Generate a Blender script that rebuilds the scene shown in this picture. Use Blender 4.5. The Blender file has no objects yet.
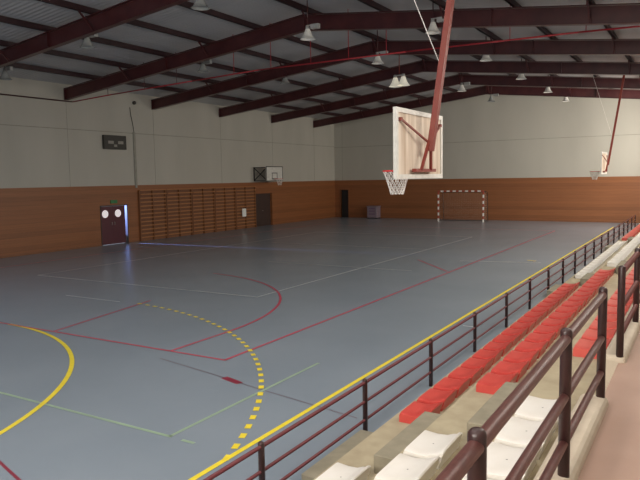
import bpy, bmesh, math, random
from mathutils import Vector, Matrix
random.seed(7)
C = bpy.context.scene.collection
PI = math.pi

# ---------------------------------------------------------------- materials
def mat(name, col, rough=.6, metal=0., noise=None, bump=None, spec=.5, col2=None, extra=None):
    m = bpy.data.materials.new(name); m.use_nodes = True
    nt = m.node_tree; N = nt.nodes; L = nt.links
    b = N['Principled BSDF']
    b.inputs['Base Color'].default_value = (*col, 1)
    b.inputs['Roughness'].default_value = rough
    b.inputs['Metallic'].default_value = metal
    b.inputs['Specular IOR Level'].default_value = spec
    tc = N.new('ShaderNodeTexCoord')
    if noise:
        scale, stretch = noise
        mp = N.new('ShaderNodeMapping'); mp.inputs['Scale'].default_value = stretch
        L.new(tc.outputs['Object'], mp.inputs['Vector'])
        n = N.new('ShaderNodeTexNoise'); n.inputs['Scale'].default_value = scale
        n.inputs['Detail'].default_value = 6
        L.new(mp.outputs[0], n.inputs['Vector'])
        r = N.new('ShaderNodeValToRGB')
        r.color_ramp.elements[0].position = .3; r.color_ramp.elements[1].position = .7
        r.color_ramp.elements[0].color = (*col, 1)
        r.color_ramp.elements[1].color = (*(col2 or [c*1.25 for c in col]), 1)
        L.new(n.outputs['Fac'], r.inputs['Fac']); L.new(r.outputs[0], b.inputs['Base Color'])
        if bump:
            bp = N.new('ShaderNodeBump'); bp.inputs['Strength'].default_value = bump
            bp.inputs['Distance'].default_value = .01
            L.new(n.outputs['Fac'], bp.inputs['Height']); L.new(bp.outputs[0], b.inputs['Normal'])
    if extra: extra(nt, b, tc)
    return m

def boards(axis, pitch, dark=.72):
    """board joints at a regular pitch along one axis (a surface pattern of the cladding)"""
    def f(nt, b, tc):
        N = nt.nodes; L = nt.links
        sx = N.new('ShaderNodeSeparateXYZ'); L.new(tc.outputs['Object'], sx.inputs[0])
        d = N.new('ShaderNodeMath'); d.operation = 'DIVIDE'; d.inputs[1].default_value = pitch
        L.new(sx.outputs[axis], d.inputs[0])
        fr = N.new('ShaderNodeMath'); fr.operation = 'FRACT'; L.new(d.outputs[0], fr.inputs[0])
        lt = N.new('ShaderNodeMath'); lt.operation = 'LESS_THAN'; lt.inputs[1].default_value = .09
        L.new(fr.outputs[0], lt.inputs[0])
        fl = N.new('ShaderNodeMath'); fl.operation = 'FLOOR'; L.new(d.outputs[0], fl.inputs[0])
        wn = N.new('ShaderNodeTexWhiteNoise'); wn.noise_dimensions = '1D'; L.new(fl.outputs[0], wn.inputs['W'])
        mr = N.new('ShaderNodeMapRange'); mr.inputs['To Min'].default_value = .86; mr.inputs['To Max'].default_value = 1.1
        L.new(wn.outputs['Value'], mr.inputs['Value'])
        sb = N.new('ShaderNodeMath'); sb.operation = 'MULTIPLY_ADD'; sb.inputs[1].default_value = -(1-dark)
        L.new(lt.outputs[0], sb.inputs[0]); L.new(mr.outputs[0], sb.inputs[2])
        src = b.inputs['Base Color'].links[0].from_socket
        mx = N.new('ShaderNodeVectorMath'); mx.operation = 'SCALE'
        L.new(src, mx.inputs[0]); L.new(sb.outputs[0], mx.inputs['Scale'])
        L.new(mx.outputs[0], b.inputs['Base Color'])
    return f

def corrug(nt, b, tc):
    N = nt.nodes; L = nt.links
    w = N.new('ShaderNodeTexWave'); w.bands_direction = 'Y'; w.inputs['Scale'].default_value = 1.6
    L.new(tc.outputs['Object'], w.inputs['Vector'])
    bp = N.new('ShaderNodeBump'); bp.inputs['Strength'].default_value = .35; bp.inputs['Distance'].default_value = .03
    L.new(w.outputs['Fac'], bp.inputs['Height']); L.new(bp.outputs[0], b.inputs['Normal'])

M = {}
M['floor'] = mat('blue_grey_court', (.235, .28, .33), .27, spec=.65, noise=(.45, (1, 1, 1)), col2=(.27, .315, .365))
M['yellow'] = mat('yellow_line', (.80, .62, .03), .5, noise=(9, (1, 1, 1)), col2=(.9, .72, .05))
M['redline'] = mat('red_line', (.58, .045, .09), .5, noise=(3, (1, 1, 1)), col2=(.50, .07, .11))
M['whiteline'] = mat('white_line', (.62, .64, .64), .5, noise=(1.5, (1, 1, 1)), col2=(.42, .45, .47))
M['greenline'] = mat('green_line', (.27, .36, .27), .5, noise=(4, (1, 1, 1)), col2=(.32, .44, .30))
M['darkline'] = mat('dull_seam', (.10, .06, .08), .5, noise=(3, (1, 1, 1)))
M['dullred'] = mat('dull_red_line', (.20, .02, .04), .5, noise=(3, (1, 1, 1)))
M['wood'] = mat('orange_brown_boards', (.235, .085, .030), .42, noise=(3, (.25, .25, 9)), col2=(.285, .108, .040), extra=boards('Z', .19, .84))
M['woodbar'] = mat('varnished_bars', (.34, .14, .045), .45, noise=(6, (1, 1, 3)), col2=(.42, .18, .06))
M['wooddark'] = mat('dark_varnished_uprights', (.19, .075, .03), .5, noise=(6, (1, 1, 3)))
M['rung_shade'] = mat('painted_rung_shade', (.15, .06, .028), .6, noise=(6, (1, 1, 3)))  # shade between the wall-bar rungs, put into a dark colour
M['plaster'] = mat('painted_beige_wall', (.42, .40, .35), .8, noise=(.5, (1, 1, .3)), col2=(.475, .455, .40), bump=.05)
M['seam'] = mat('wall_joint', (.27, .26, .22), .8, noise=(4, (1, 1, 1)))
M['roof'] = mat('roof_sheet', (.46, .46, .47), .55, noise=(.6, (1, 1, 1)), col2=(.52, .52, .53), extra=corrug)
M['steel'] = mat('maroon_painted_steel', (.050, .011, .013), .32, noise=(2.5, (1, 1, 1)), col2=(.080, .020, .020))
M['purlin'] = mat('dark_purlin_paint', (.026, .009, .011), .45, noise=(2.5, (1, 1, 1)), col2=(.04, .014, .016))
M['redpipe'] = mat('red_painted_pipe', (.30, .015, .022), .4, noise=(3, (1, 1, 1)))
M['goalsteel'] = mat('rust_red_support_steel', (.17, .016, .010), .5, noise=(4, (1, 1, 1)), col2=(.20, .035, .02))
M['rail'] = mat('maroon_rail_paint', (.105, .034, .030), .42, noise=(30, (1, 1, 1)), col2=(.15, .052, .044), bump=.15)
M['post'] = mat('dark_post_paint', (.030, .013, .013), .35, noise=(20, (1, 1, 1)), col2=(.045, .018, .017))
M['frail'] = mat('front_rail_paint', (.11, .018, .022), .4, noise=(10, (1, 1, 1)))
M['conc'] = mat('tan_concrete', (.36, .30, .20), .85, noise=(5, (1, 1, 1)), col2=(.45, .385, .26), bump=.3)
M['step'] = mat('grey_concrete_step', (.24, .215, .155), .88, noise=(7, (1, 1, 1)), col2=(.31, .275, .20), bump=.3)
M['kerb'] = mat('pale_kerb', (.50, .42, .32), .7, noise=(6, (1, 1, 1)), col2=(.58, .50, .39), bump=.2)
M['walk'] = mat('pinkish_walkway', (.38, .235, .175), .5, noise=(2, (1, 1, 1)), col2=(.43, .275, .21), bump=.1)
M['redseat'] = mat('red_plastic', (.56, .06, .05), .36, noise=(4, (1, 1, 1)), col2=(.64, .085, .068))
M['redseat2'] = mat('faded_red_plastic', (.60, .085, .07), .38, noise=(4, (1, 1, 1)), col2=(.66, .12, .09))
M['whiteseat'] = mat('white_plastic', (.76, .72, .66), .4, noise=(5, (1, 1, 1)), col2=(.82, .79, .74))
M['boardback'] = mat('weathered_backboard', (.42, .31, .22), .7, noise=(5, (1, 1.4, .1)), col2=(.74, .65, .54))
M['boardframe'] = mat('white_board_frame', (.54, .53, .49), .5, noise=(8, (1, 1, 1)))
M['white'] = mat('white_paint', (.75, .75, .72), .5, noise=(8, (1, 1, 1)))
M['black'] = mat('black_metal', (.015, .015, .015), .5, noise=(8, (1, 1, 1)))
M['darkbox'] = mat('dark_case', (.035, .032, .026), .5, noise=(8, (1, 1, 1)))
M['grey'] = mat('grey_plastic', (.25, .24, .21), .5, noise=(8, (1, 1, 1)))
M['door'] = mat('maroon_door', (.075, .013, .022), .4, noise=(4, (1, 1, .3)))
M['doordark'] = mat('door_frame_and_doorway_dark', (.045, .025, .02), .5, noise=(4, (1, 1, .3)))  # door frame colour, also painting the dark of the open side doorway
M['net'] = mat('white_cord', (.75, .72, .68), .8, noise=(8, (1, 1, 1)))
M['greencover'] = mat('green_exit_sign', (.02, .16, .05), .4, noise=(8, (1, 1, 1)))
M['lilac'] = mat('pale_lilac_box', (.20, .15, .18), .6, noise=(5, (1, 1, 3)))
M['purple'] = mat('purple_print', (.13, .07, .14), .6, noise=(5, (1, 1, 3)))
M['lampshell_lit'] = mat('lamp_reflector_lit_tone', (.78, .77, .72), .3, noise=(8, (1, 1, 1)))  # reflector tone for lamps on the lit right side
M['lampshell_shaded'] = mat('lamp_reflector_shaded_tone', (.30, .31, .30), .15, noise=(8, (1, 1, 1)))  # same reflector, with the left side's shade put into its colour
M['lampmetal'] = mat('lamp_gear_grey', (.32, .32, .31), .35, noise=(8, (1, 1, 1)))
M['redwhite_red'] = mat('goal_red', (.33, .06, .035), .5, noise=(8, (1, 1, 1)))
M['ringred'] = mat('ring_red', (.75, .03, .03), .4, noise=(8, (1, 1, 1)))

def emis(name, col, s):
    m = bpy.data.materials.new(name); m.use_nodes = True
    b = m.node_tree.nodes['Principled BSDF']
    b.inputs['Base Color'].default_value = (*col, 1)
    b.inputs['Emission Color'].default_value = (*col, 1); b.inputs['Emission Strength'].default_value = s
    n = m.node_tree.nodes.new('ShaderNodeTexNoise'); n.inputs['Scale'].default_value = 5
    m.node_tree.links.new(n.outputs['Fac'], b.inputs['Roughness'])
    return m
M['lamplit'] = emis('glowing_lamp_reflector', (.85, .80, .66), .32)
M['litglass'] = emis('daylit_frosted_glass', (.85, .78, .80), .5)
def pane_mat():
    m = bpy.data.materials.new('clear_pane'); m.use_nodes = True
    nt = m.node_tree; N = nt.nodes; L = nt.links
    N.remove(N['Principled BSDF'])
    t = N.new('ShaderNodeBsdfTransparent'); g = N.new('ShaderNodeBsdfGlossy'); g.inputs['Roughness'].default_value = .05
    f = N.new('ShaderNodeFresnel'); f.inputs['IOR'].default_value = 1.3
    mx = N.new('ShaderNodeMixShader'); L.new(f.outputs[0], mx.inputs[0]); L.new(t.outputs[0], mx.inputs[1]); L.new(g.outputs[0], mx.inputs[2])
    L.new(mx.outputs[0], N['Material Output'].inputs[0]); return m
M['pane'] = pane_mat()

# ---------------------------------------------------------------- mesh helpers
def box(bm, x0, x1, y0, y1, z0, z1):
    vs = [bm.verts.new((x, y, z)) for x in (x0, x1) for y in (y0, y1) for z in (z0, z1)]
    fs = []
    for q in ((0, 1, 3, 2), (4, 6, 7, 5), (0, 4, 5, 1), (2, 3, 7, 6), (0, 2, 6, 4), (1, 5, 7, 3)):
        fs.append(bm.faces.new([vs[i] for i in q]))
    return fs
def tube(bm, a, b, r, n=10, r2=None, caps=True):
    a = Vector(a); b = Vector(b); d = (b-a).normalized()
    u = d.orthogonal().normalized(); v = d.cross(u); r2 = r if r2 is None else r2
    R0 = [bm.verts.new(a+(u*math.cos(t)+v*math.sin(t))*r) for t in [2*PI*i/n for i in range(n)]]
    R1 = [bm.verts.new(b+(u*math.cos(t)+v*math.sin(t))*r2) for t in [2*PI*i/n for i in range(n)]]
    for i in range(n):
        f = bm.faces.new((R0[i], R0[(i+1) % n], R1[(i+1) % n], R1[i])); f.smooth = n > 6
    if caps: bm.faces.new(R0[::-1]); bm.faces.new(R1)
def bar(bm, a, b, w, h, up=(0, 0, 1)):
    """rectangular bar from a to b, w across, h along the up side"""
    a = Vector(a); b = Vector(b); d = (b-a).normalized(); s = d.cross(Vector(up)).normalized(); t = s.cross(d)
    vs = []
    for p in (a, b):
        for i, j in ((-1, -1), (1, -1), (1, 1), (-1, 1)): vs.append(bm.verts.new(p+s*i*w/2+t*j*h/2))
    for q in ((3, 2, 1, 0), (4, 5, 6, 7), (0, 1, 5, 4), (1, 2, 6, 5), (2, 3, 7, 6), (3, 0, 4, 7)):
        bm.faces.new([vs[i] for i in q])
def lathe(bm, c, prof, n=24, smooth=True):
    """closed shell from a profile of (radius, z)"""
    c = Vector(c); rings = []
    for r, z in prof:
        if r < 1e-5: rings.append([bm.verts.new(c+Vector((0, 0, z)))])
        else: rings.append([bm.verts.new(c+Vector((r*math.cos(2*PI*i/n), r*math.sin(2*PI*i/n), z))) for i in range(n)])
    for A, B in zip(rings, rings[1:]):
        for i in range(n):
            j = (i+1) % n
            if len(A) == 1 and len(B) == 1: continue
            if len(A) == 1: f = bm.faces.new((A[0], B[j], B[i]))
            elif len(B) == 1: f = bm.faces.new((A[i], A[j], B[0]))
            else: f = bm.faces.new((A[i], A[j], B[j], B[i]))
            f.smooth = smooth
def dome_post(bm, x, y, z0, z1, r, n=16):
    prof = [(0, z0), (r, z0), (r, z1-r*.8)]+[(r*math.cos(t), z1-r*.8+r*.8*math.sin(t)) for t in (PI/8, PI/4, 3*PI/8)]+[(0, z1)]
    lathe(bm, (x, y, 0), prof, n)
def bevel(bm, w, seg=2):
    bmesh.ops.bevel(bm, geom=bm.edges[:], offset=w, segments=seg, affect='EDGES', profile=.6)
def obj(name, bm, m, parent=None):
    me = bpy.data.meshes.new(name)
    bmesh.ops.recalc_face_normals(bm, faces=bm.faces[:])
    bm.to_mesh(me); bm.free()
    for k in (m if isinstance(m, list) else [m]): me.materials.append(M[k])
    o = bpy.data.objects.new(name, me); C.objects.link(o)
    if parent:
        o.parent = parent
        o.location = -parent.location if parent.type == 'EMPTY' else (0, 0, 0)
    return o
def tag(o, label, cat, group=None, kind=None):
    o['label'] = label; o['category'] = cat
    if group: o['group'] = group
    if kind: o['kind'] = kind
    return o
def thing(name, label, cat, loc=(0, 0, 0), group=None):
    """Empty at the thing's base; parts are given in world coordinates"""
    o = bpy.data.objects.new(name, None); C.objects.link(o); o.location = loc; o.empty_display_size = .1
    return tag(o, label, cat, group)
def struct(name, bm, m, parent=None, label=None):
    o = obj(name, bm, m, parent)
    if not parent: o['kind'] = 'structure'
    if label: o['label'] = label
    return o
def BM(): return bmesh.new()
def copy_tree(src, loc, label, group=None):
    r = src.copy(); C.objects.link(r); r.location = loc; r['label'] = label
    if group: r['group'] = group
    for ch in list(src.children):
        c = ch.copy(); C.objects.link(c); c.parent = r
        for g in list(ch.children):
            d = g.copy(); C.objects.link(d); d.parent = c
    return r
ORD = ['first', 'second', 'third', 'fourth', 'fifth', 'sixth', 'seventh', 'eighth', 'ninth', 'tenth', 'eleventh', 'twelfth',
       'thirteenth', 'fourteenth', 'fifteenth', 'sixteenth', 'seventeenth', 'eighteenth', 'nineteenth', 'twentieth',
       'twenty-first', 'twenty-second', 'twenty-third']

# ---------------------------------------------------------------- hall dimensions
XL, XR, YN, YF = -10.3, 15.15, -7.0, 41.3
RX, RZ, SL = 2.4, 8.66, .114                 # ridge x, rafter top height, slope
def ztop(x): return RZ-SL*abs(x-RX)
PAN = 2.85

# ---------------------------------------------------------------- floor and lines
bm = BM(); box(bm, XL-.3, XR+.3, YN-.3, YF+.3, -.2, 0)
floor = struct('floor', bm, 'floor')

LZ = [.0015]
def strip(bm, pts, w):
    """a painted line following 2-D points"""
    P = [Vector((p[0], p[1])) for p in pts]; L_, R_ = [], []
    for i, p in enumerate(P):
        d = (P[min(i+1, len(P)-1)]-P[max(i-1, 0)]).normalized(); n = Vector((-d.y, d.x))*w/2
        L_.append(bm.verts.new((*(p+n), LZ[0]))); R_.append(bm.verts.new((*(p-n), LZ[0])))
    for i in range(len(P)-1): bm.faces.new((L_[i], R_[i], R_[i+1], L_[i+1]))
def arcp(cx, cy, r, a0, a1, n=60): return [(cx+r*math.cos(math.radians(a0+(a1-a0)*i/n)), cy+r*math.sin(math.radians(a0+(a1-a0)*i/n))) for i in range(n+1)]
def line(name, m, segs, label=None):
    bm = BM()
    for pts, w in segs: strip(bm, pts, w)
    o = obj(name, bm, m, floor); LZ[0] += .0006
    if label: o['label'] = label
    return o
line('seam_line', 'darkline', [([(6.42, 5.57), (8.1, 5.24)], .022), ([(8.5, 5.14), (10.7, 4.72)], .018)], 'dull dark line crossing the yellow sideline')
line('floor_mark', 'dullred', [([(8.1, 5.25), (8.5, 5.13)], .12)], 'short thick dull red mark')
line('corner_line', 'dullred', [([(7.4, 1.82), (9.4, 1.27)], .035)], 'dark red line near the stand corner')
line('green_court_line', 'greenline', [([(-9, 3.13), (9.03, 3.13)], .05), ([(9, 3.13), (9, 6.6)], .05), ([(9.2, 3.12), (9.4, 3.12)], .05)], 'faint green court lines')
line('volleyball_line', 'whiteline', [([(-4.5, 11), (4.52, 11)], .05), ([(-4.5, 29), (4.5, 29)], .05), ([(4.5, 11), (4.5, 29)], .055),
     ([(-4.5, 11), (-4.5, 29)], .05), ([(.6, 17), (6.3, 17)], .05), ([(-4.5, 23), (4.5, 23)], .04), ([(-.4, 8.92), (1.7, 8.92)], .045),
     ([(6.9, 20), (9.6, 20.6)], .05), ([(10.25, 10.25), (10.5, 10.25)], .05)], 'white volleyball court lines')
six = arcp(1.5, 0, 6, 0, 90)
line('handball_line', 'yellow', [([(10, -5), (10, 37.5)], .068), (six, .075), ([(9.02, 21.1), (9.35, 21.0)], .08)], 'yellow handball court lines')
tp = arcp(0, 7.575, 6.25, 0, 84)
line('basketball_line', 'redline', [([(-7.5, 6), (7.53, 6)], .05), ([(7.5, 6), (7.5, 34)], .055), ([(-7.5, 6), (-7.5, 34)], .05), ([(-7.5, 34), (7.5, 34)], .05),
     ([(6.25, 6)]+tp, .055), ([(3, 6), (2.3, 9.4)], .05), ([(5.4, 19.7), (7.4, 17.3)], .05)], 'red basketball court lines')
# dashed nine metre line
bm = BM(); path = arcp(1.5, 0, 9, 19, 86, 900)
acc = 0; run = []; on = True; prev = None
for p in path:
    if prev:
        acc += math.dist(p, prev)
        if acc > .15:
            if on and len(run) > 1: strip(bm, run, .078)
            acc -= .15; on = not on; run = []
    run.append(p) if on else None
    prev = p
obj('dashed_throw_line', bm, 'yellow', floor)['label'] = 'dashed yellow throw line'

# ---------------------------------------------------------------- walls
D1 = (18.58, 20.27, 1.92); D2 = (31.0, 32.8, 2.12)      # door openings in the left wall (y0, y1, height)
bm = BM(); 
# upper wall
def prism_y(bm, poly, y0, y1):
    A = [bm.verts.new((x, y0, z)) for x, z in poly]; B = [bm.verts.new((x, y1, z)) for x, z in poly]
    bm.faces.new(A[::-1]); bm.faces.new(B)
    for i in range(len(A)): bm.faces.new((A[i], A[(i+1) % len(A)], B[(i+1) % len(A)], B[i]))
box(bm, XL-.25, XL, YN, YF, PAN, ztop(XL)+.2)
wl = struct('wall_left', bm, 'plaster')
bm = BM()
for y0, y1, z0 in ((YN, D1[0], 0), (D1[0], D1[1], D1[2]), (D1[1], D2[0], 0), (D2[0], D2[1], D2[2]), (D2[1], YF, 0)):
    box(bm, XL-.25, XL+.02, y0, y1, z0, PAN)
obj('wood_panelling', bm, 'wood', wl)
bm = BM(); box(bm, XL, XL+.012, YN, YF, 5.42, 5.455)
for y in (11.7, 17, 22.3, 27.7, 33, 38.3): box(bm, XL, XL+.008, y-.007, y+.007, PAN, 6.7)
obj('wall_joint', bm, 'seam', wl)
# far wall with gable and a doorway
DF = (-9.78, -9.1, 2.12)
bm = BM()
prism_y(bm, [(XL-.25, PAN), (XR+.25, PAN), (XR+.25, ztop(XR)+.2), (RX, RZ+.2), (XL-.25, ztop(XL)+.2)], YF, YF+.25)
wf = struct('wall_far', bm, 'plaster')
bm = BM()
for x0, x1, z0 in ((XL-.25, DF[0], 0), (DF[0], DF[1], DF[2]), (DF[1], XR+.25, 0)): box(bm, x0, x1, YF-.02, YF+.25, z0, PAN)
obj('wood_panelling', bm, 'wood', wf)
bm = BM(); box(bm, XL, XR, YF-.012, YF, 5.35, 5.385)
for x in (-9.6, -4.5): box(bm, x-.012, x+.012, YF-.008, YF, PAN, 7.6)
obj('wall_joint', bm, 'seam', wf)
# near wall: unseen windows behind the camera, added to let daylight in
bm = BM()
WN = (-9.0, 14.0, 3.4, 6.4)
box(bm, XL-.25, WN[0], YN-.25, YN, 0, 7.2); box(bm, WN[1], XR+.25, YN-.25, YN, 0, 7.2)
box(bm, WN[0], WN[1], YN-.25, YN, 0, WN[2]); box(bm, WN[0], WN[1], YN-.25, YN, WN[3], 7.2)
prism_y(bm, [(XL-.25, 7.2), (XR+.25, 7.2), (XR+.25, ztop(XR)+.2), (RX, RZ+.2), (XL-.25, ztop(XL)+.2)], YN-.25, YN)
wn = struct('wall_near', bm, 'plaster')
# right wall: a band of high windows out of view, added for daylight
bm = BM(); WB = (3.9, 6.3); bays = [(-4.6, -.2), (.6, 5.4), (6.3, 11.0), (12.1, 16.5), (17.5, 21.9), (22.8, 27.2), (28.2, 32.5), (33.5, 37.8)]
box(bm, XR, XR+.25, YN, YF, 0, WB[0]); box(bm, XR, XR+.25, YN, YF, WB[1], ztop(XR)+.2)
e = [YN]+[v for b in bays for v in b]+[YF]
for i in range(0, len(e), 2): box(bm, XR, XR+.25, e[i], e[i+1], WB[0], WB[1])
wr = struct('wall_right', bm, 'plaster')
def window(n, axis, a0, a1, z0, z1, pos):
    bm = BM()
    def bb(p0, p1, q0, q1):
        if axis == 'x': box(bm, pos+.06, pos+.14, p0, p1, q0, q1)
        else: box(bm, p0, p1, pos-.14, pos-.06, q0, q1)
    bb(a0, a1, z0, z0+.07); bb(a0, a1, z1-.07, z1)
    k = max(2, round((a1-a0)/1.5))
    for i in range(k+1):
        c = a0+.035+(a1-a0-.07)*i/k; bb(c-.035, c+.035, z0, z1)
    w = struct('window_%d' % n, bm, 'grey')
    bm = BM()
    if axis == 'x': box(bm, pos+.095, pos+.103, a0, a1, z0, z1)
    else: box(bm, a0, a1, pos-.103, pos-.095, z0, z1)
    obj('pane', bm, 'pane', w)
for i, (a, b) in enumerate(bays): window(i+1, 'x', a, b, WB[0], WB[1], XR)
window(9, 'y', WN[0], WN[1], WN[2], WN[3], YN)
# ceiling sheets, both slopes
bm = BM()
zr = RZ+.2
for s in (-1, 1):
    xe = XL-.25 if s < 0 else XR+.25
    ze = ztop(xe)+.2
    prism_y(bm, [(RX, zr), (xe, ze), (xe, ze+.08), (RX, zr+.08)], YN-.25, YF+.25)
struct('ceiling', bm, 'roof')
# baseboards
bm = BM()
for y0, y1 in ((YN, D1[0]), (D1[1], D2[0]), (D2[1], YF)): box(bm, XL+.02, XL+.035, y0, y1, 0, .09)
struct('baseboard_left', bm, 'wooddark')
bm = BM()
for x0, x1 in ((XL+.04, DF[0]), (DF[1], XR)): box(bm, x0, x1, YF-.035, YF-.02, 0, .09)
struct('baseboard_far', bm, 'wooddark')

# ---------------------------------------------------------------- doors
d = bpy.data.objects.new('door_1', None); C.objects.link(d); d.location = (XL, 19.42, 0); d['kind'] = 'structure'
bm = BM()
for a, b in ((D1[0], D1[0]+.05), (D1[1]-.05, D1[1])): box(bm, XL-.2, XL+.04, a, b, 0, D1[2])
box(bm, XL-.2, XL+.04, D1[0], D1[1], D1[2]-.05, D1[2])
obj('door_frame', bm, 'doordark', d)
for k, (a, b, py) in enumerate(((D1[0]+.055, 19.398, 18.93), (19.402, D1[1]-.105, 19.72))):
    bm = BM(); box(bm, XL-.10, XL-.05, a, b, .02, D1[2]-.06)
    lf = obj('door_leaf', bm, 'door', d)
    bm = BM(); tube(bm, (XL-.055, py, 1.5), (XL-.035, py, 1.5), .185, 28); o = obj('porthole', bm, 'litglass', lf); o.location = (0, 0, 0)
    bm = BM()
    yy = b-.08 if k == 0 else a+.08
    tube(bm, (XL-.02, yy, .95), (XL-.02, yy, 1.1), .012, 8); box(bm, XL-.05, XL-.02, yy-.01, yy+.01, .96, .98); box(bm, XL-.05, XL-.02, yy-.01, yy+.01, 1.07, 1.09)
    o = obj('door_handle', bm, 'grey', lf); o.location = (0, 0, 0)
bm = BM(); box(bm, XL+.02, XL+.07, 19.22, 19.62, 2.0, 2.16); tag(obj('exit_sign', bm, 'greencover'), 'small dark green exit sign above the maroon double door', 'sign')
bm = BM(); box(bm, XL-.20, XL-.14, D2[0], D2[1], 0, D2[2])
d2 = struct('doorway_dark_panel', bm, 'doordark')  # solid dark panel painting the unlit depth of an open doorway
bm = BM(); tube(bm, (XL-.12, 31.9-.06, 1.0), (XL-.12, 31.9+.06, 1.0), .015, 8); obj('door_handle', bm, 'grey', d2)
bm = BM(); box(bm, DF[0]-.07, DF[0], YF-.06, YF+.1, 0, DF[2]+.07); box(bm, DF[1], DF[1]+.07, YF-.06, YF+.1, 0, DF[2]+.07); box(bm, DF[0], DF[1], YF-.06, YF+.1, DF[2], DF[2]+.07)
d3 = struct('door_3', bm, 'wooddark')
bm = BM(); box(bm, DF[0], DF[1], YF+.15, YF+.2, 0, DF[2]); obj('door_leaf', bm, 'black', d3)  # black sheet painting the dark inside the far doorway

# ---------------------------------------------------------------- roof steel
frames = [1.0, 6.35, 11.65, 17.0, 22.3, 27.68, 33.0, 38.3]
purl_x = [-8.35, -6.2, -4.1, -1.93, .3, 2.62, 5.3, 7.45, 9.5, 11.55, 13.6]
fl = ['steel roof beam above and behind the viewer', 'steel roof beam just above the nearest basketball pole', 'maroon roof beam crossing the upper left corner of the photo',
      'maroon roof beam with its bend at top centre, above the red pipe', 'maroon roof beam carrying the pair of bright bell lamps',
      'fourth maroon roof beam from the far wall', 'third maroon roof beam from the far wall', 'maroon roof beam nearest the far wall']
fl[5], fl[6] = 'maroon roof beam third from the far wall', 'maroon roof beam second from the far wall'
for i, y in enumerate(frames):
    t = thing('roof_beam', fl[i], 'beam', (RX, y, ztop(RX)-.5), 'maroon portal beams under the roof')
    for s in (-1, 1):
        xe = XL+.01 if s < 0 else XR-.01
        dep0, dep1 = .55, .50
        bm = BM()
        ze = ztop(xe)
        prism_y(bm, [(RX, RZ-.03), (xe, ze-.03), (xe, ze-dep1+.02), (RX, RZ-dep0+.02)], y-.008, y+.008)
        obj('web', bm, 'steel', t)
        bm = BM()
        prism_y(bm, [(RX, RZ-dep0+.022), (xe, ze-dep1+.022), (xe, ze-dep1), (RX, RZ-dep0)], y-.1, y+.1)
        prism_y(bm, [(RX, RZ), (xe, ze), (xe, ze-.022), (RX, RZ-.022)], y-.1, y+.1)
        obj('flange', bm, 'steel', t)
    bm = BM()
    for x in (XL+.03, -4.1, RX, 8.85):
        box(bm, x-.012, x+.012, y-.1, y+.1, ztop(x)-.5+.03, ztop(x)-.03)
    obj('stiffener', bm, 'steel', t)
    for x in purl_x[1:-1:2]:
        bm = BM(); zb = ztop(x)-.5; bar(bm, (x, y-.05, zb+.01), (x, y-.62, ztop(x)+.06), .05, .05); obj('fly_brace', bm, 'steel', t)
pl = ['closest to the left wall', 'second from the left wall', 'third from the left wall', 'fourth from the left wall', 'fifth from the left wall', 'along the ridge',
      'first on the right roof slope below the ridge', 'second on the right roof slope', 'third on the right roof slope', 'fourth on the right roof slope', 'last on the right roof slope']
for x, l in zip(purl_x, pl):
    bm = BM(); z = ztop(x); w = .035
    prism_y(bm, [(x-.03, z), (x+.03, z), (x+.03, z+.19), (x-.03, z+.19)], YN, YF)
    prism_y(bm, [(x-.03, z), (x+.07, z), (x+.07, z+.015), (x-.03, z+.015)], YN, YF)
    tag(obj('roof_purlin', bm, 'purlin'), 'dark maroon roof purlin, '+l, 'beam', 'purlins running along the roof')

# red pipe hung across the hall on rods, with its wall run
t = thing('service_pipe', 'thin red pipe crossing the hall below the roof on hanging rods', 'pipe', (0, 17.3, 7.0))
bm = BM(); py = 17.3
P = [(XL+.06, 6.66), (-7.66, 6.78), (-3.08, 6.94), (.15, 7.05), (6, 7.05), (11.2, 7.0), (15.0, 6.9)]
for a, b in zip(P, P[1:]): tube(bm, (a[0], py, a[1]), (b[0], py, b[1]), .026, 8)
o = obj('cross_pipe', bm, 'redpipe', t)
bm = BM(); tube(bm, (XL+.06, YN, 6.62), (XL+.06, py, 6.66), .03, 8); obj('wall_pipe', bm, 'steel', t)
def pz(x):
    for a, b in zip(P, P[1:]):
        if a[0] <= x <= b[0]: return a[1]+(b[1]-a[1])*(x-a[0])/(b[0]-a[0])
for x in (-7.9, -5.7, -3.9, -1.0, .7, 2.4, 3.9, 5.3, 7.2, 9.3, 11.4, 13.4):
    bm = BM(); tube(bm, (x, py, pz(x)), (x, py, ztop(x)+.2), .012, 6); obj('hanging_rod', bm, 'redpipe' if x > -1.5 else 'steel', t)

# ---------------------------------------------------------------- lamps
def lamp_mesh(t, c, k=1.0, bells=1, rodtop=None, shell='lampshell_lit'):
    x, y, z = c
    offs = [(0, 0)] if bells == 1 else [(-.2, .05), (.2, -.05)]
    for ox, oy in offs:
        bm = BM()
        lathe(bm, (x+ox, y+oy, z), [(.075*k, .30*k), (.10*k, .22*k), (.15*k, .10*k), (.22*k, .0), (.245*k, -.01*k), (.215*k, -.005*k), (.14*k, .09*k), (.09*k, .21*k), (.0, .22*k)], 20)
        obj('reflector', bm, shell, t)
        bm = BM(); lathe(bm, (x+ox, y+oy, z), [(0, .40*k), (.06*k, .40*k), (.07*k, .3*k), (0, .29*k)], 12)
        obj('socket', bm, 'lampmetal', t)
    bm = BM()
    if bells == 2: bar(bm, (x-.24, y+.06, z+.41), (x+.24, y-.06, z+.41), .06, .05)
    else:
        box(bm, x+.14*k, x+.42*k, y-.07*k, y+.07*k, z+.28*k, z+.42*k); bar(bm, (x-.06, y, z+.41*k), (x+.3*k, y, z+.41*k), .04, .03)
    obj('ballast_box', bm, 'lampmetal', t)
    bm = BM(); tube(bm, (x, y, z+.41*k), (x, y, rodtop), .018, 8); obj('suspension_rod', bm, 'goalsteel' if bells == 2 else 'steel', t)
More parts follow.
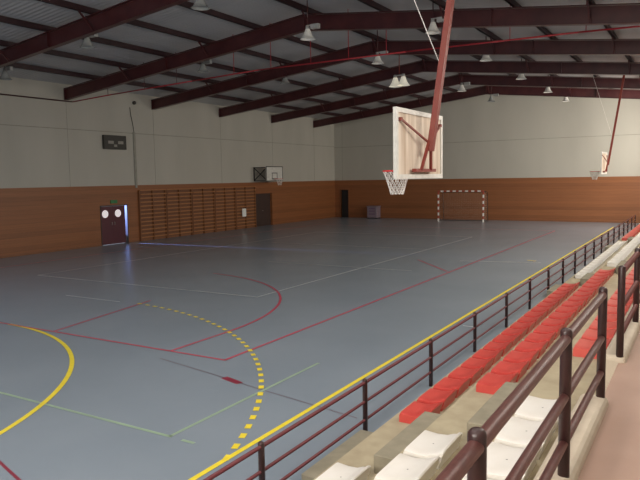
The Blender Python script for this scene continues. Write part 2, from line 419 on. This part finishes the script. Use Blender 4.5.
lamps = [
 (3.2, 10.65, 7.42, 'unlit bell lamp at the top edge, above the upper left beam'),
 (3.5, 15.35, 7.42, 'pale box lamp by the bend of the top centre beam'),
 (3.4, 20.6, 7.42, 'pale bell lamp hanging just below the red pipe, left of the bright pair'),
 (3.4, 30.6, 7.42, 'bell lamp under the ridge, first right of the nearest backboard pole'),
 (3.3, 36.3, 7.42, 'farthest bell lamp of the ridge line, right of the backboard top'),
 (-2.6, 11.9, 7.32, 'large clear bell lamp in front of the upper left roof beam'),
 (-3.2, 18.1, 7.42, 'dim bell lamp over the left part of the hall, beside the hanging rods'),
 (-2.3, 22.7, 7.42, 'dim bell lamp over the left part of the hall, below the red pipe'),
 (-8.3, 12.8, 6.95, 'dim bell lamp at the far left edge of the photo'),
 (7.1, 16.8, 7.42, 'small pale lamp beside the white cable above the backboard'),
 (7.05, 22.5, 7.42, 'pale bell lamp right of the red pole, nearest of the right row'),
 (7.0, 28.2, 7.42, 'pale bell lamp, second of the right row from the red pole'),
 (7.0, 34.0, 7.42, 'pale bell lamp, third of the right row from the red pole'),
 (7.0, 39.2, 7.42, 'pale bell lamp of the right row nearest the far wall'),
]
for x, y, z, l in lamps:
    t = thing('bell_lamp', l, 'lamp', (x, y, z), 'bell lamps under the roof')
    lamp_mesh(t, (x, y, z), 1.0, 1, ztop(x)+.19, 'lampshell_lit' if x > 3.35 else 'lampshell_shaded')
t = thing('twin_bell_lamp', 'pair of bright bell lamps on one red rod, left of the nearest backboard', 'lamp', (3.55, 22.3, 6.75))
lamp_mesh(t, (3.55, 22.3, 6.75), 1.12, 2, ztop(3.55)-.5, 'lamplit')

# ---------------------------------------------------------------- wall fittings
t = thing('scoreboard', 'dark rectangular electronic scoreboard high on the left wall', 'scoreboard', (XL, 19.6, 4.6))
bm = BM(); box(bm, XL+.01, XL+.16, 18.92, 20.28, 4.6, 5.27); bevel(bm, .01, 1); obj('case', bm, 'darkbox', t)
for a, b, z0, z1 in ((19.15, 19.48, 4.86, 5.0), (19.75, 20.08, 4.86, 5.0), (19.5, 19.68, 4.72, 4.83)):
    bm = BM(); box(bm, XL+.16, XL+.168, a, b, z0, z1); obj('digit_panel', bm, 'grey', t)
t = thing('wall_conduit', 'vertical grey conduit beside the scoreboard with a cable on top', 'pipe', (XL, 20.9, PAN))
bm = BM(); box(bm, XL+.005, XL+.06, 20.85, 20.98, 2.72, 5.5); obj('trunking', bm, 'seam', t)
bm = BM()
for a, b in zip([(20.92, 5.5), (20.86, 5.9), (20.75, 6.35), (20.72, 6.7)], [(20.86, 5.9), (20.75, 6.35), (20.72, 6.7)]): tube(bm, (XL+.03, a[0], a[1]), (XL+.03, b[0], b[1]), .015, 6)
obj('cable', bm, 'darkbox', t)
bm = BM(); lathe(bm, (0, 0, 0), [(0, 0), (.09, 0), (.09, .1), (.05, .14), (0, .14)], 14)
for v in bm.verts: v.co = Vector((XL+v.co.z, 21.0+v.co.x*.9, 6.95+v.co.y))
tag(obj('wall_siren', bm, 'darkbox'), 'small dark round siren high on the left wall above the conduit', 'siren')
bm = BM(); box(bm, XL+.15, XL+.2, 29.35, 29.72, .75, 1.25); bevel(bm, .01, 1)
tag(obj('notice_plate', bm, 'white'), 'small pale plate fixed on the wall bars near the dark doorway', 'sign')

# wall bars: five double ladders
uy = [20.98, 22.9, 24.9, 26.85, 28.8, 30.85]
for i in range(5):
    a, b = uy[i]+.02, uy[i+1]-.02
    t = thing('wall_bars', 'brown wooden wall bars, %s bay from the maroon double door' % ORD[i], 'wall bars', (XL+.02, (a+b)/2, 0), 'wall bars along the left wall')
    for y in (a, (a+b)/2, b):
        bm = BM(); box(bm, XL+.02, XL+.14, y-.025+(0.025 if y == a else -.025 if y == b else 0), y+.025+(0.025 if y == a else -.025 if y == b else 0), 0, 2.56); obj('upright', bm, 'wooddark', t)
    for k in range(12):
        z = .18+k*.2
        bm = BM(); o_ = .0 if k < 11 else .06
        bar(bm, (XL+.12+o_, a+.03, z), (XL+.12+o_, b-.03, z), .04, .06); obj('rung', bm, 'woodbar', t)
    bm = BM(); box(bm, XL+.021, XL+.03, a+.05, b-.05, .02, 2.55); obj('rung_shade_panel', bm, 'rung_shade', t)  # dark sheet painting the shade behind the rungs
    bm = BM(); box(bm, XL+.02, XL+.18, a, b, 2.56, 2.60); obj('top_rail', bm, 'woodbar', t)

# lilac box against the far wall
t = thing('storage_box', 'pale lilac striped box standing against the far wall left of the goal', 'box', (-6.72, YF-.5, 0))
bm = BM(); box(bm, -7.15, -6.35, YF-.75, YF-.1, .06, .88); bevel(bm, .02, 1); obj('body', bm, 'lilac', t)
bm = BM(); box(bm, -7.18, -6.32, YF-.78, YF-.07, .88, .93); obj('lid', bm, 'lilac', t)
for z in (.30, .52, .70):
    bm = BM(); box(bm, -7.0, -6.5, YF-.758, YF-.745, z, z+.07); obj('stripe', bm, 'purple', t)
for sx in (-7.08, -6.42):
    for sy in (YF-.68, YF-.17):
        bm = BM(); box(bm, sx-.04, sx+.04, sy-.04, sy+.04, 0, .065); obj('foot', bm, 'black', t)

# handball goal
GX0, GX1, GY = -1.05, 1.95, 39.25
t = thing('handball_goal', 'red and white striped handball goal in front of the far wall', 'goal', ((GX0+GX1)/2, GY, 0))
def striped(a, b, n):
    a = Vector(a); b = Vector(b); bm = BM()
    for i in range(n):
        k = len(bm.faces); p = a+(b-a)*i/n; q = a+(b-a)*(i+1)/n
        bar(bm, p, q, .08, .08, (0, 1, 0)); bm.faces.ensure_lookup_table()
        for f in bm.faces[k:]: f.material_index = i % 2
    return bm
obj('goal_post', striped((GX0-.04, GY, 0), (GX0-.04, GY, 2.0), 10), ['white', 'redwhite_red'], t)
obj('goal_post', striped((GX1+.04, GY, 0), (GX1+.04, GY, 2.0), 10), ['white', 'redwhite_red'], t)
obj('crossbar', striped((GX0-.08, GY, 2.04), (GX1+.08, GY, 2.04), 15), ['redwhite_red', 'white'], t)
bm = BM()
for x in (GX0-.04, GX1+.04):
    tube(bm, (x, GY+.04, 2.03), (x, GY+.85, 1.95), .018, 8); tube(bm, (x, GY+.85, 1.95), (x, GY+1.05, .03), .018, 8); tube(bm, (x, GY+.04, .03), (x, GY+1.05, .03), .018, 8)
tube(bm, (GX0-.04, GY+1.05, .03), (GX1+.04, GY+1.05, .03), .018, 8); tube(bm, (GX0-.04, GY+.85, 1.95), (GX1+.04, GY+.85, 1.95), .018, 8)
obj('back_frame', bm, 'black', t)
bm = BM()
for i in range(25):
    x = GX0+(GX1-GX0)*i/24; bar(bm, (x, GY+.86, 1.94), (x, GY+1.05, .04), .002, .002)
for j in range(16):
    z = .04+1.9*j/15; yy = GY+1.05-.19*j/15; bar(bm, (GX0, yy, z), (GX1, yy, z), .002, .002)
    for x in (GX0, GX1): bar(bm, (x, GY+.05, z), (x, yy, z), .002, .002)
obj('goal_net', bm, 'net', t)

# ---------------------------------------------------------------- suspended baskets
def net(bm, c, r, drop, n=12, rows=5):
    c = Vector(c)
    def P_(i, j):
        k = j/rows; rr = r*(1-.55*k**.8); a = 2*PI*(i+.5*(j % 2))/n
        return c+Vector((rr*math.cos(a), rr*math.sin(a), -drop*k))
    for j in range(rows):
        for i in range(n):
            tube(bm, P_(i, j), P_(i, j+1), .006, 4, caps=False)
            tube(bm, P_(i, j), P_(i-1 if j % 2 == 0 else i+1, j+1), .006, 4, caps=False)
def ring_mesh(c, r, tr=.011):
    bm = BM(); c = Vector(c); n = 28; m = 8; V = []
    for i in range(n):
        a = 2*PI*i/n; V.append([bm.verts.new(c+Vector(((r+tr*math.cos(b))*math.cos(a), (r+tr*math.cos(b))*math.sin(a), tr*math.sin(b)))) for b in [2*PI*k/m for k in range(m)]])
    for i in range(n):
        for k in range(m): bm.faces.new((V[i][k], V[(i+1) % n][k], V[(i+1) % n][(k+1) % m], V[i][(k+1) % m])).smooth = True
    return bm
def hung_basket(y, label, X=10.5):
    Z0, Z1 = 3.02, 4.07; W = .96
    t = thing('hanging_basket', label, 'basketball hoop', (X, y, Z0), 'baskets hung from the roof beside the stand')
    bm = BM(); box(bm, X-.03, X, y-W+.05, y+W-.05, Z0+.05, Z1-.05); obj('backboard', bm, 'boardback', t)
    bm = BM()
    for a in ((y-W, y-W+.07, Z0, Z1), (y+W-.07, y+W, Z0, Z1), (y-W+.07, y+W-.07, Z0, Z0+.07), (y-W+.07, y+W-.07, Z1-.07, Z1)): box(bm, X-.035, X+.02, *a)
    obj('board_frame', bm, 'boardframe', t)
    bm = BM()
    for a in ((y-.295, y-.245, Z0+.15, Z0+.6), (y+.245, y+.295, Z0+.15, Z0+.6), (y-.245, y+.245, Z0+.15, Z0+.2), (y-.245, y+.245, Z0+.55, Z0+.6)): box(bm, X-.034, X-.03, *a)
    obj('target_square', bm, 'black', t)
    # pole leaning up to the roof
    bm = BM(); fx, fz = X+.17, 3.50; tx, tz = X+.8, ztop(11.3)+.19
    bar(bm, (fx, y, fz-.05), (tx, y, tz), .11, .09, (1, 0, 0)); obj('pole', bm, 'goalsteel', t)
    bm = BM()
    for s in (-1, 1): bar(bm, (fx, y+.02*s, fz+.15), (X+.10, y+.2*s, 3.16), .042, .04, (1, 0, 0))
    obj('fork', bm, 'goalsteel', t)
    bm = BM(); bar(bm, (X+.07, y-.42, 3.15), (X+.07, y+.42, 3.15), .07, .05); box(bm, X+.0, X+.07, y-.3, y-.24, 3.13, 3.17); box(bm, X+.0, X+.07, y+.24, y+.3, 3.13, 3.17); obj('cross_bar', bm, 'goalsteel', t)
    for s in (-1, 1):
        bm = BM(); bar(bm, (fx-.02, y+.02*s, fz+.08), (X+.03, y+.82*s, 3.90), .026, .026); bar(bm, (X+.0, y+.82*s, 3.90), (X+.05, y+.82*s, 3.90), .05, .05); obj('board_strut', bm, 'goalsteel', t)
    bm = BM(); tube(bm, (fx+.165, y, 4.75), (9.55, y-.05, ztop(9.5)+.05), .006, 6); obj('stay_cable', bm, 'net', t)
    rx, rz = X-.03-.15-.225, 3.15
    rg = obj('ring', ring_mesh((rx, y, rz), .225), 'ringred', t)
    bm = BM(); box(bm, X-.18, X-.03, y-.07, y+.07, rz-.012, rz+.012); box(bm, X-.045, X-.03, y-.1, y+.1, rz-.1, rz+.06); o = obj('ring_bracket', bm, 'ringred', t)
    bm = BM(); net(bm, (rx, y, rz-.01), .225, .37); obj('net', bm, 'net', t)
hung_basket(7.35, 'nearest hanging basketball backboard, seen from behind on its red pole')
hung_basket(31.3, 'far hanging basketball backboard at right, a thin edge before the far wall', 10.2)

# wall basket on the left wall
y0, y1 = 30.75, 32.6; X = XL+1.05; yc = (y0+y1)/2
t = thing('wall_basket', 'white basketball backboard on a dark frame above the dark side doorway', 'basketball hoop', (XL, yc, 2.88))
bm = BM(); box(bm, X-.03, X, y0, y1, 2.9, 3.85); obj('backboard', bm, 'boardframe', t)
bm = BM()
for a in ((y0, y0+.05, 2.9, 3.85), (y1-.05, y1, 2.9, 3.85), (y0+.05, y1-.05, 2.9, 2.95), (y0+.05, y1-.05, 3.80, 3.85),
          (yc-.3, yc-.25, 3.03, 3.45), (yc+.25, yc+.3, 3.03, 3.45), (yc-.25, yc+.25, 3.03, 3.08), (yc-.25, yc+.25, 3.40, 3.45)): box(bm, X, X+.006, *a)
obj('board_marking', bm, 'black', t)
for y in (y0+.12, y1-.12):
    bm = BM()
    for a, b in (((XL+.01, 2.95), (X-.03, 2.95)), ((XL+.01, 3.78), (X-.03, 3.78)), ((XL+.03, 2.92), (XL+.03, 3.82)), ((X-.055, 2.92), (X-.055, 3.82)), ((XL+.03, 2.97), (X-.05, 3.76)), ((XL+.03, 3.76), (X-.05, 2.97))):
        bar(bm, (a[0], y, a[1]), (b[0], y, b[1]), .045, .05, (0, 1, 0))
    obj('support_frame', bm, 'black', t)
obj('ring', ring_mesh((X+.375, yc, 3.05), .225), 'ringred', t)
bm = BM(); box(bm, X, X+.16, yc-.05, yc+.05, 3.035, 3.065); obj('ring_bracket', bm, 'ringred', t)
bm = BM(); net(bm, (X+.375, yc, 3.04), .225, .4, 10, 4); obj('net', bm, 'net', t)

# ---------------------------------------------------------------- grandstand
ya, yb = YN, 38.6
DX = [11.47, 12.25, 13.03, 13.80]; DZ = [.355, .71, 1.08, 1.38]
names = ['lowest', 'middle', 'upper']
for i in range(3):
    bm = BM(); box(bm, DX[i], DX[i+1], ya, yb, 0, DZ[i])
    o = struct('terrace_step', bm, 'conc'); o['label'] = names[i]+' tan concrete tier of the stand'
bm = BM(); box(bm, DX[3], XR, ya, yb, 0, DZ[3]); o = struct('walkway', bm, 'walk'); o['label'] = 'pinkish concrete walkway behind the near railing'
# kerbs under the near railing, broken at the aisles
def kerb(a, b):
    bm = BM(); box(bm, 13.66, 13.86, a, b, DZ[2], 1.44)
    ed = [e for e in bm.edges if (all(v.co.z > 1.4 for v in e.verts)) or (abs(e.verts[0].co.x-e.verts[1].co.x) < 1e-6 and abs(e.verts[0].co.y-e.verts[1].co.y) < 1e-6)]
    bmesh.ops.bevel(bm, geom=ed, offset=.045, segments=3, affect='EDGES', profile=.5)
    return bm
for a, b in ((YN+.1, 2.68), (3.8, 13.9), (15.0, 24.8), (25.9, 38.5)):
    o = struct('trim_kerb', kerb(a, b), 'kerb'); 
struct_names = [o for o in C.objects if o.name.startswith('trim_kerb')]
for i, o in enumerate(struct_names): o.name = 'trim_%d' % (i+1)
# aisle steps
aisles = [((2.75, 4.02), (2.77, 4.02), (3.05, 4.34)), ((14.1, 15.15),)*3, ((24.85, 25.9),)*3]
an = ['near', 'middle', 'far']; rn = ['lowest', 'middle', 'upper']
for ai, A in enumerate(aisles):
    for k in range(3):
        a, b = A[k]; x1 = DX[k]; x0 = x1-.36; z0 = 0 if k == 0 else DZ[k-1]; z1 = z0+.18
        bm = BM(); box(bm, x0, x1-.002, a, b, z0, z1); bevel(bm, .008, 1)
        tag(obj('aisle_step', bm, 'step'), '%s grey concrete step block of the %s aisle in the stand' % (rn[k], an[ai]), 'step', 'step blocks of the stand aisles')

# seats ------------------------------------------------------------
SW = .445
def seat_bm(w=SW, h=.105):
    """low-backed bench seat: profile in x (front to back) swept over its width, dished and rounded"""
    prof = [(0, .0), (0, .085), (.012, .108), (.04, h), (.14, h-.008), (.24, h-.002), (.30, h+.018), (.345, h+.033), (.372, h+.052), (.388, h+.054), (.396, h+.042),
            (.388, h+.03), (.372, h-.03), (.355, .04), (.35, .0)]
    prof = [(x*.88, z) for x, z in prof]
    bm = BM(); ys = [0, .012, .04, w*.3, w*.5, w*.7, w-.04, w-.012, w]
    rings = []
    for y in ys:
        e = min(y, w-y); k = 1 if e > .03 else (e/.03)
        ring = []
        for x, z in prof:
            dz = -.010*(1-k) if z > .05 else 0
            dish = -.006*math.sin(PI*y/w) if .08 < x < .23 and z > .08 else 0
            back = -.008*(abs(2*y/w-1)**3) if x > .26 and z > h+.03 else 0
            ring.append(bm.verts.new((x, y, z+dz+dish+back)))
        rings.append(ring)
    for A, B in zip(rings, rings[1:]):
        for i in range(len(prof)):
            j = (i+1) % len(prof); bm.faces.new((A[i], A[j], B[j], B[i])).smooth = True
    bm.faces.new(rings[0][::-1]); bm.faces.new(rings[-1])
    return bm
def shade_auto(o):
    for p in o.data.polygons: p.use_smooth = True
    o.data.set_sharp_from_angle(angle=math.radians(38))
SX = [11.59, 12.34, 13.23]
rowname = ['court-side row', 'middle row', 'walkway-side row']
proto = {}
def seats(kind, block, row, y0, pitch, n, count_from, backwards=False):
    for i in range(n):
        y = y0+i*pitch
        if kind not in proto:
            o = obj('stadium_seat', seat_bm(), kind); shade_auto(o); proto[kind] = o
        else:
            o = proto[kind].copy(); C.objects.link(o)
        o.location = (SX[row]+random.uniform(-.006, .006), y+random.uniform(-.004, .004), DZ[row]); o.rotation_euler = (0, 0, random.uniform(-.008, .008))
        o.name = 'stadium_seat'
        k = n-1-i if backwards else i
        colr = 'white' if kind == 'whiteseat' else 'red'
        tag(o, '%s seat, %s of the %s block, %s from the %s' % (colr, rowname[row], block, ORD[k], count_from), 'seat', '%s seats of the %s block, %s' % (colr, block, rowname[row]))
# near white block (visible end beside the near aisle)
for row, (yend, n) in enumerate(((2.66, 3), (2.93, 4), (3.2, 5))):
    for i in range(n):
        y = yend-(i+1)*.55+.03
        t = thing('stadium_seat', 'white plastic seat, %s of the nearest block, %s from the near aisle' % (rowname[row], ORD[i]), 'seat', (SX[row] if row < 2 else 13.17, y, DZ[row]), 'white seats of the nearest block, '+rowname[row])
        if 'wshell' not in proto:
            o = obj('seat_shell', seat_bm(.485), 'whiteseat'); shade_auto(o); o.parent = t; o.location = (0, 0, 0); proto['wshell'] = o
            bm = BM(); lathe(bm, (.17, .25, .086), [(0, .0), (.012, 0), (.012, .006), (.006, .009), (0, .009)], 10); b_ = obj('seat_bolt', bm, 'grey'); b_.parent = t; proto['wbolt'] = b_
        else:
            for nm in ('wshell', 'wbolt'):
                c = proto[nm].copy(); C.objects.link(c); c.parent = t
seats('redseat', 'near red', 0, 4.03, .515, 19, 'near aisle')
seats('redseat', 'near red', 1, 4.38, .535, 18, 'near aisle')
seats('redseat2', 'near red', 2, 4.95, .53, 17, 'near aisle')
for row in range(3): seats('whiteseat', 'far white', row, 15.25, .525, 18, 'middle aisle')
for row in range(3): seats('redseat', 'far red', row, 26.0, .53, 23, 'far aisle')

# front railing between court and stand
FX = 11.06
t = thing('guard_railing', 'long maroon three-bar railing between the court and the seats', 'railing', (FX, 16, 0))
ys = [-5.9, -3.9, -1.9, .12, 2.18, 4.24, 6.36, 8.45, 10.52, 12.53, 14.55, 16.5, 18.45, 20.4, 22.35, 24.3, 26.25, 28.2, 30.15, 32.1, 34.05, 36.0, 38.0]
for y in ys:
    bm = BM(); dome_post(bm, FX, y, 0, .71, .03, 10); obj('post', bm, 'post', t)
for nm, z, r in (('top_rail', .66, .02), ('middle_rail', .43, .017), ('lower_rail', .21, .017)):
    bm = BM(); tube(bm, (FX, ys[0], z), (FX, ys[-1], z), r, 8); obj(nm, bm, 'frail', t)

# near railings on the walkway kerb
def near_rail(ys, label, zf=1.44, floor_first=False):
    t = thing('walkway_railing', label, 'railing', (13.805, ys[0], 1.4), 'thick railings along the walkway')
    for i, y in enumerate(ys):
        bm = BM(); dome_post(bm, 13.805, y, 1.43 if not (floor_first and i == 0) else 1.43, 2.248, .031, 18); obj('post', bm, 'post', t)
    for nm, z, r in (('top_rail', 2.188, .028), ('middle_rail', 1.875, .024), ('lower_rail', 1.62, .023)):
        bm = BM(); tube(bm, (13.805, ys[0], z), (13.805, ys[-1], z), r, 16); obj(nm, bm, 'rail', t)
near_rail([-6.0, -3.7, -1.95, -.35, 1.2, 2.62], 'nearest maroon railing at lower right, ending at the near aisle opening')
near_rail([3.84, 5.35, 6.9, 8.5, 10.1, 11.7, 13.5], 'maroon walkway railing beyond the near aisle opening at right edge')
near_rail([15.2, 17, 19, 21, 23, 24.7], 'maroon walkway railing behind the far white seats')
near_rail([26.0, 28, 30, 32, 34, 36, 38.2], 'maroon walkway railing behind the far red seats')

# ---------------------------------------------------------------- camera
f_px = 643.402; yaw, pit, rol = [math.radians(a) for a in (30.918, -5.495, -.948)]
fw = Vector((-math.sin(yaw)*math.cos(pit), math.cos(yaw)*math.cos(pit), math.sin(pit)))
r = Vector((math.cos(yaw), math.sin(yaw), 0)); u = r.cross(fw)
r2 = r*math.cos(rol)+u*math.sin(rol); u2 = -r*math.sin(rol)+u*math.cos(rol)
cam = bpy.data.cameras.new('camera'); co = bpy.data.objects.new('camera', cam); C.objects.link(co)
cam.sensor_width = 36; cam.lens = f_px/640*36; cam.clip_end = 300; cam.clip_start = .05
R = Matrix((r2, u2, -fw)).transposed().to_4x4(); co.matrix_world = Matrix.Translation((14.408, -2.321, 3.054)) @ R
bpy.context.scene.camera = co

# ---------------------------------------------------------------- light: area lamps acting as daylight at the added, unseen windows
def area(name, loc, size, direction, power, col):
    l = bpy.data.lights.new(name, 'AREA'); l.shape = 'RECTANGLE'; l.size, l.size_y = size; l.energy = power; l.color = col
    o = bpy.data.objects.new(name, l); C.objects.link(o); o.location = loc
    o.rotation_euler = Vector(direction).to_track_quat('-Z', 'Y').to_euler(); return o
POW = [80, 120, 290, 420, 450, 520, 620, 1150]
DIR = [(-1, 0, -2)]*6+[(-1, .8, -1.2), (-.8, 1, -.3)]
for (a, b), p, dr in zip(bays, POW, DIR):
    area('window_daylight', (XR+.32, (a+b)/2, (WB[0]+WB[1])/2), (b-a-.1, WB[1]-WB[0]-.1), dr, p, (1.0, .93, .82))
area('window_daylight', (11.0, YN-.32, 4.9), (6.0, 2.8), (0, 1, .2), 1150, (1.0, .93, .84))
area('window_daylight', (-4.5, YN-.32, 4.9), (8.5, 2.8), (0, 1, -.5), 130, (.55, .74, 1.0))
# glowing roof panels and lamps added out of view, lighting from above
n = 10
for x0, x1, y0, y1, p, col in ((7.6, 9.4, -4, 7.5, 250, (1, .96, .9)), (11.7, 13.5, -4, 7.5, 200, (1, .96, .9)), (-6.05, -4.25, -4, 7.5, 150, (.5, .75, 1.0)), (-1.8, .2, -4, 7.5, 200, (.65, .87, 1.0))):
    xc = (x0+x1)/2
    bm = BM(); zc = lambda x: ztop(x)+.185
    V = [bm.verts.new(v) for v in ((x0, y0, zc(x0)), (x1, y0, zc(x1)), (x1, y1, zc(x1)), (x0, y1, zc(x0)))]; bm.faces.new(V)
    g = bmesh.ops.extrude_face_region(bm, geom=bm.faces[:]); bmesh.ops.translate(bm, verts=[v for v in g['geom'] if isinstance(v, bmesh.types.BMVert)], vec=(0, 0, .012))
    struct('window_%d' % n, bm, 'litglass'); n += 1
    area('added_roof_light', (xc, (y0+y1)/2, zc(xc)-.04), (x1-x0, y1-y0), (0, 0.0001, -1), p, col)
s = bpy.data.lights.new('door_gap_daylight', 'SPOT'); s.energy = 20000; s.color = (.28, .40, 1.0); s.shadow_soft_size = .04; s.spot_size = math.radians(30)
so = bpy.data.objects.new('door_gap_daylight', s); C.objects.link(so); so.location = (-13.6, 20.01, 1.7)
so.rotation_euler = Vector((8.7, .48, -1.2)).to_track_quat('-Z', 'Y').to_euler()

w = bpy.data.worlds.new('daylight'); bpy.context.scene.world = w; w.use_nodes = True
w.node_tree.nodes['Background'].inputs[0].default_value = (.75, .85, 1, 1); w.node_tree.nodes['Background'].inputs[1].default_value = .6
vs = bpy.context.scene.view_settings; vs.view_transform = 'Standard'; vs.look = 'None'; vs.gamma = 1; vs.exposure = 0
vs.use_curve_mapping = False
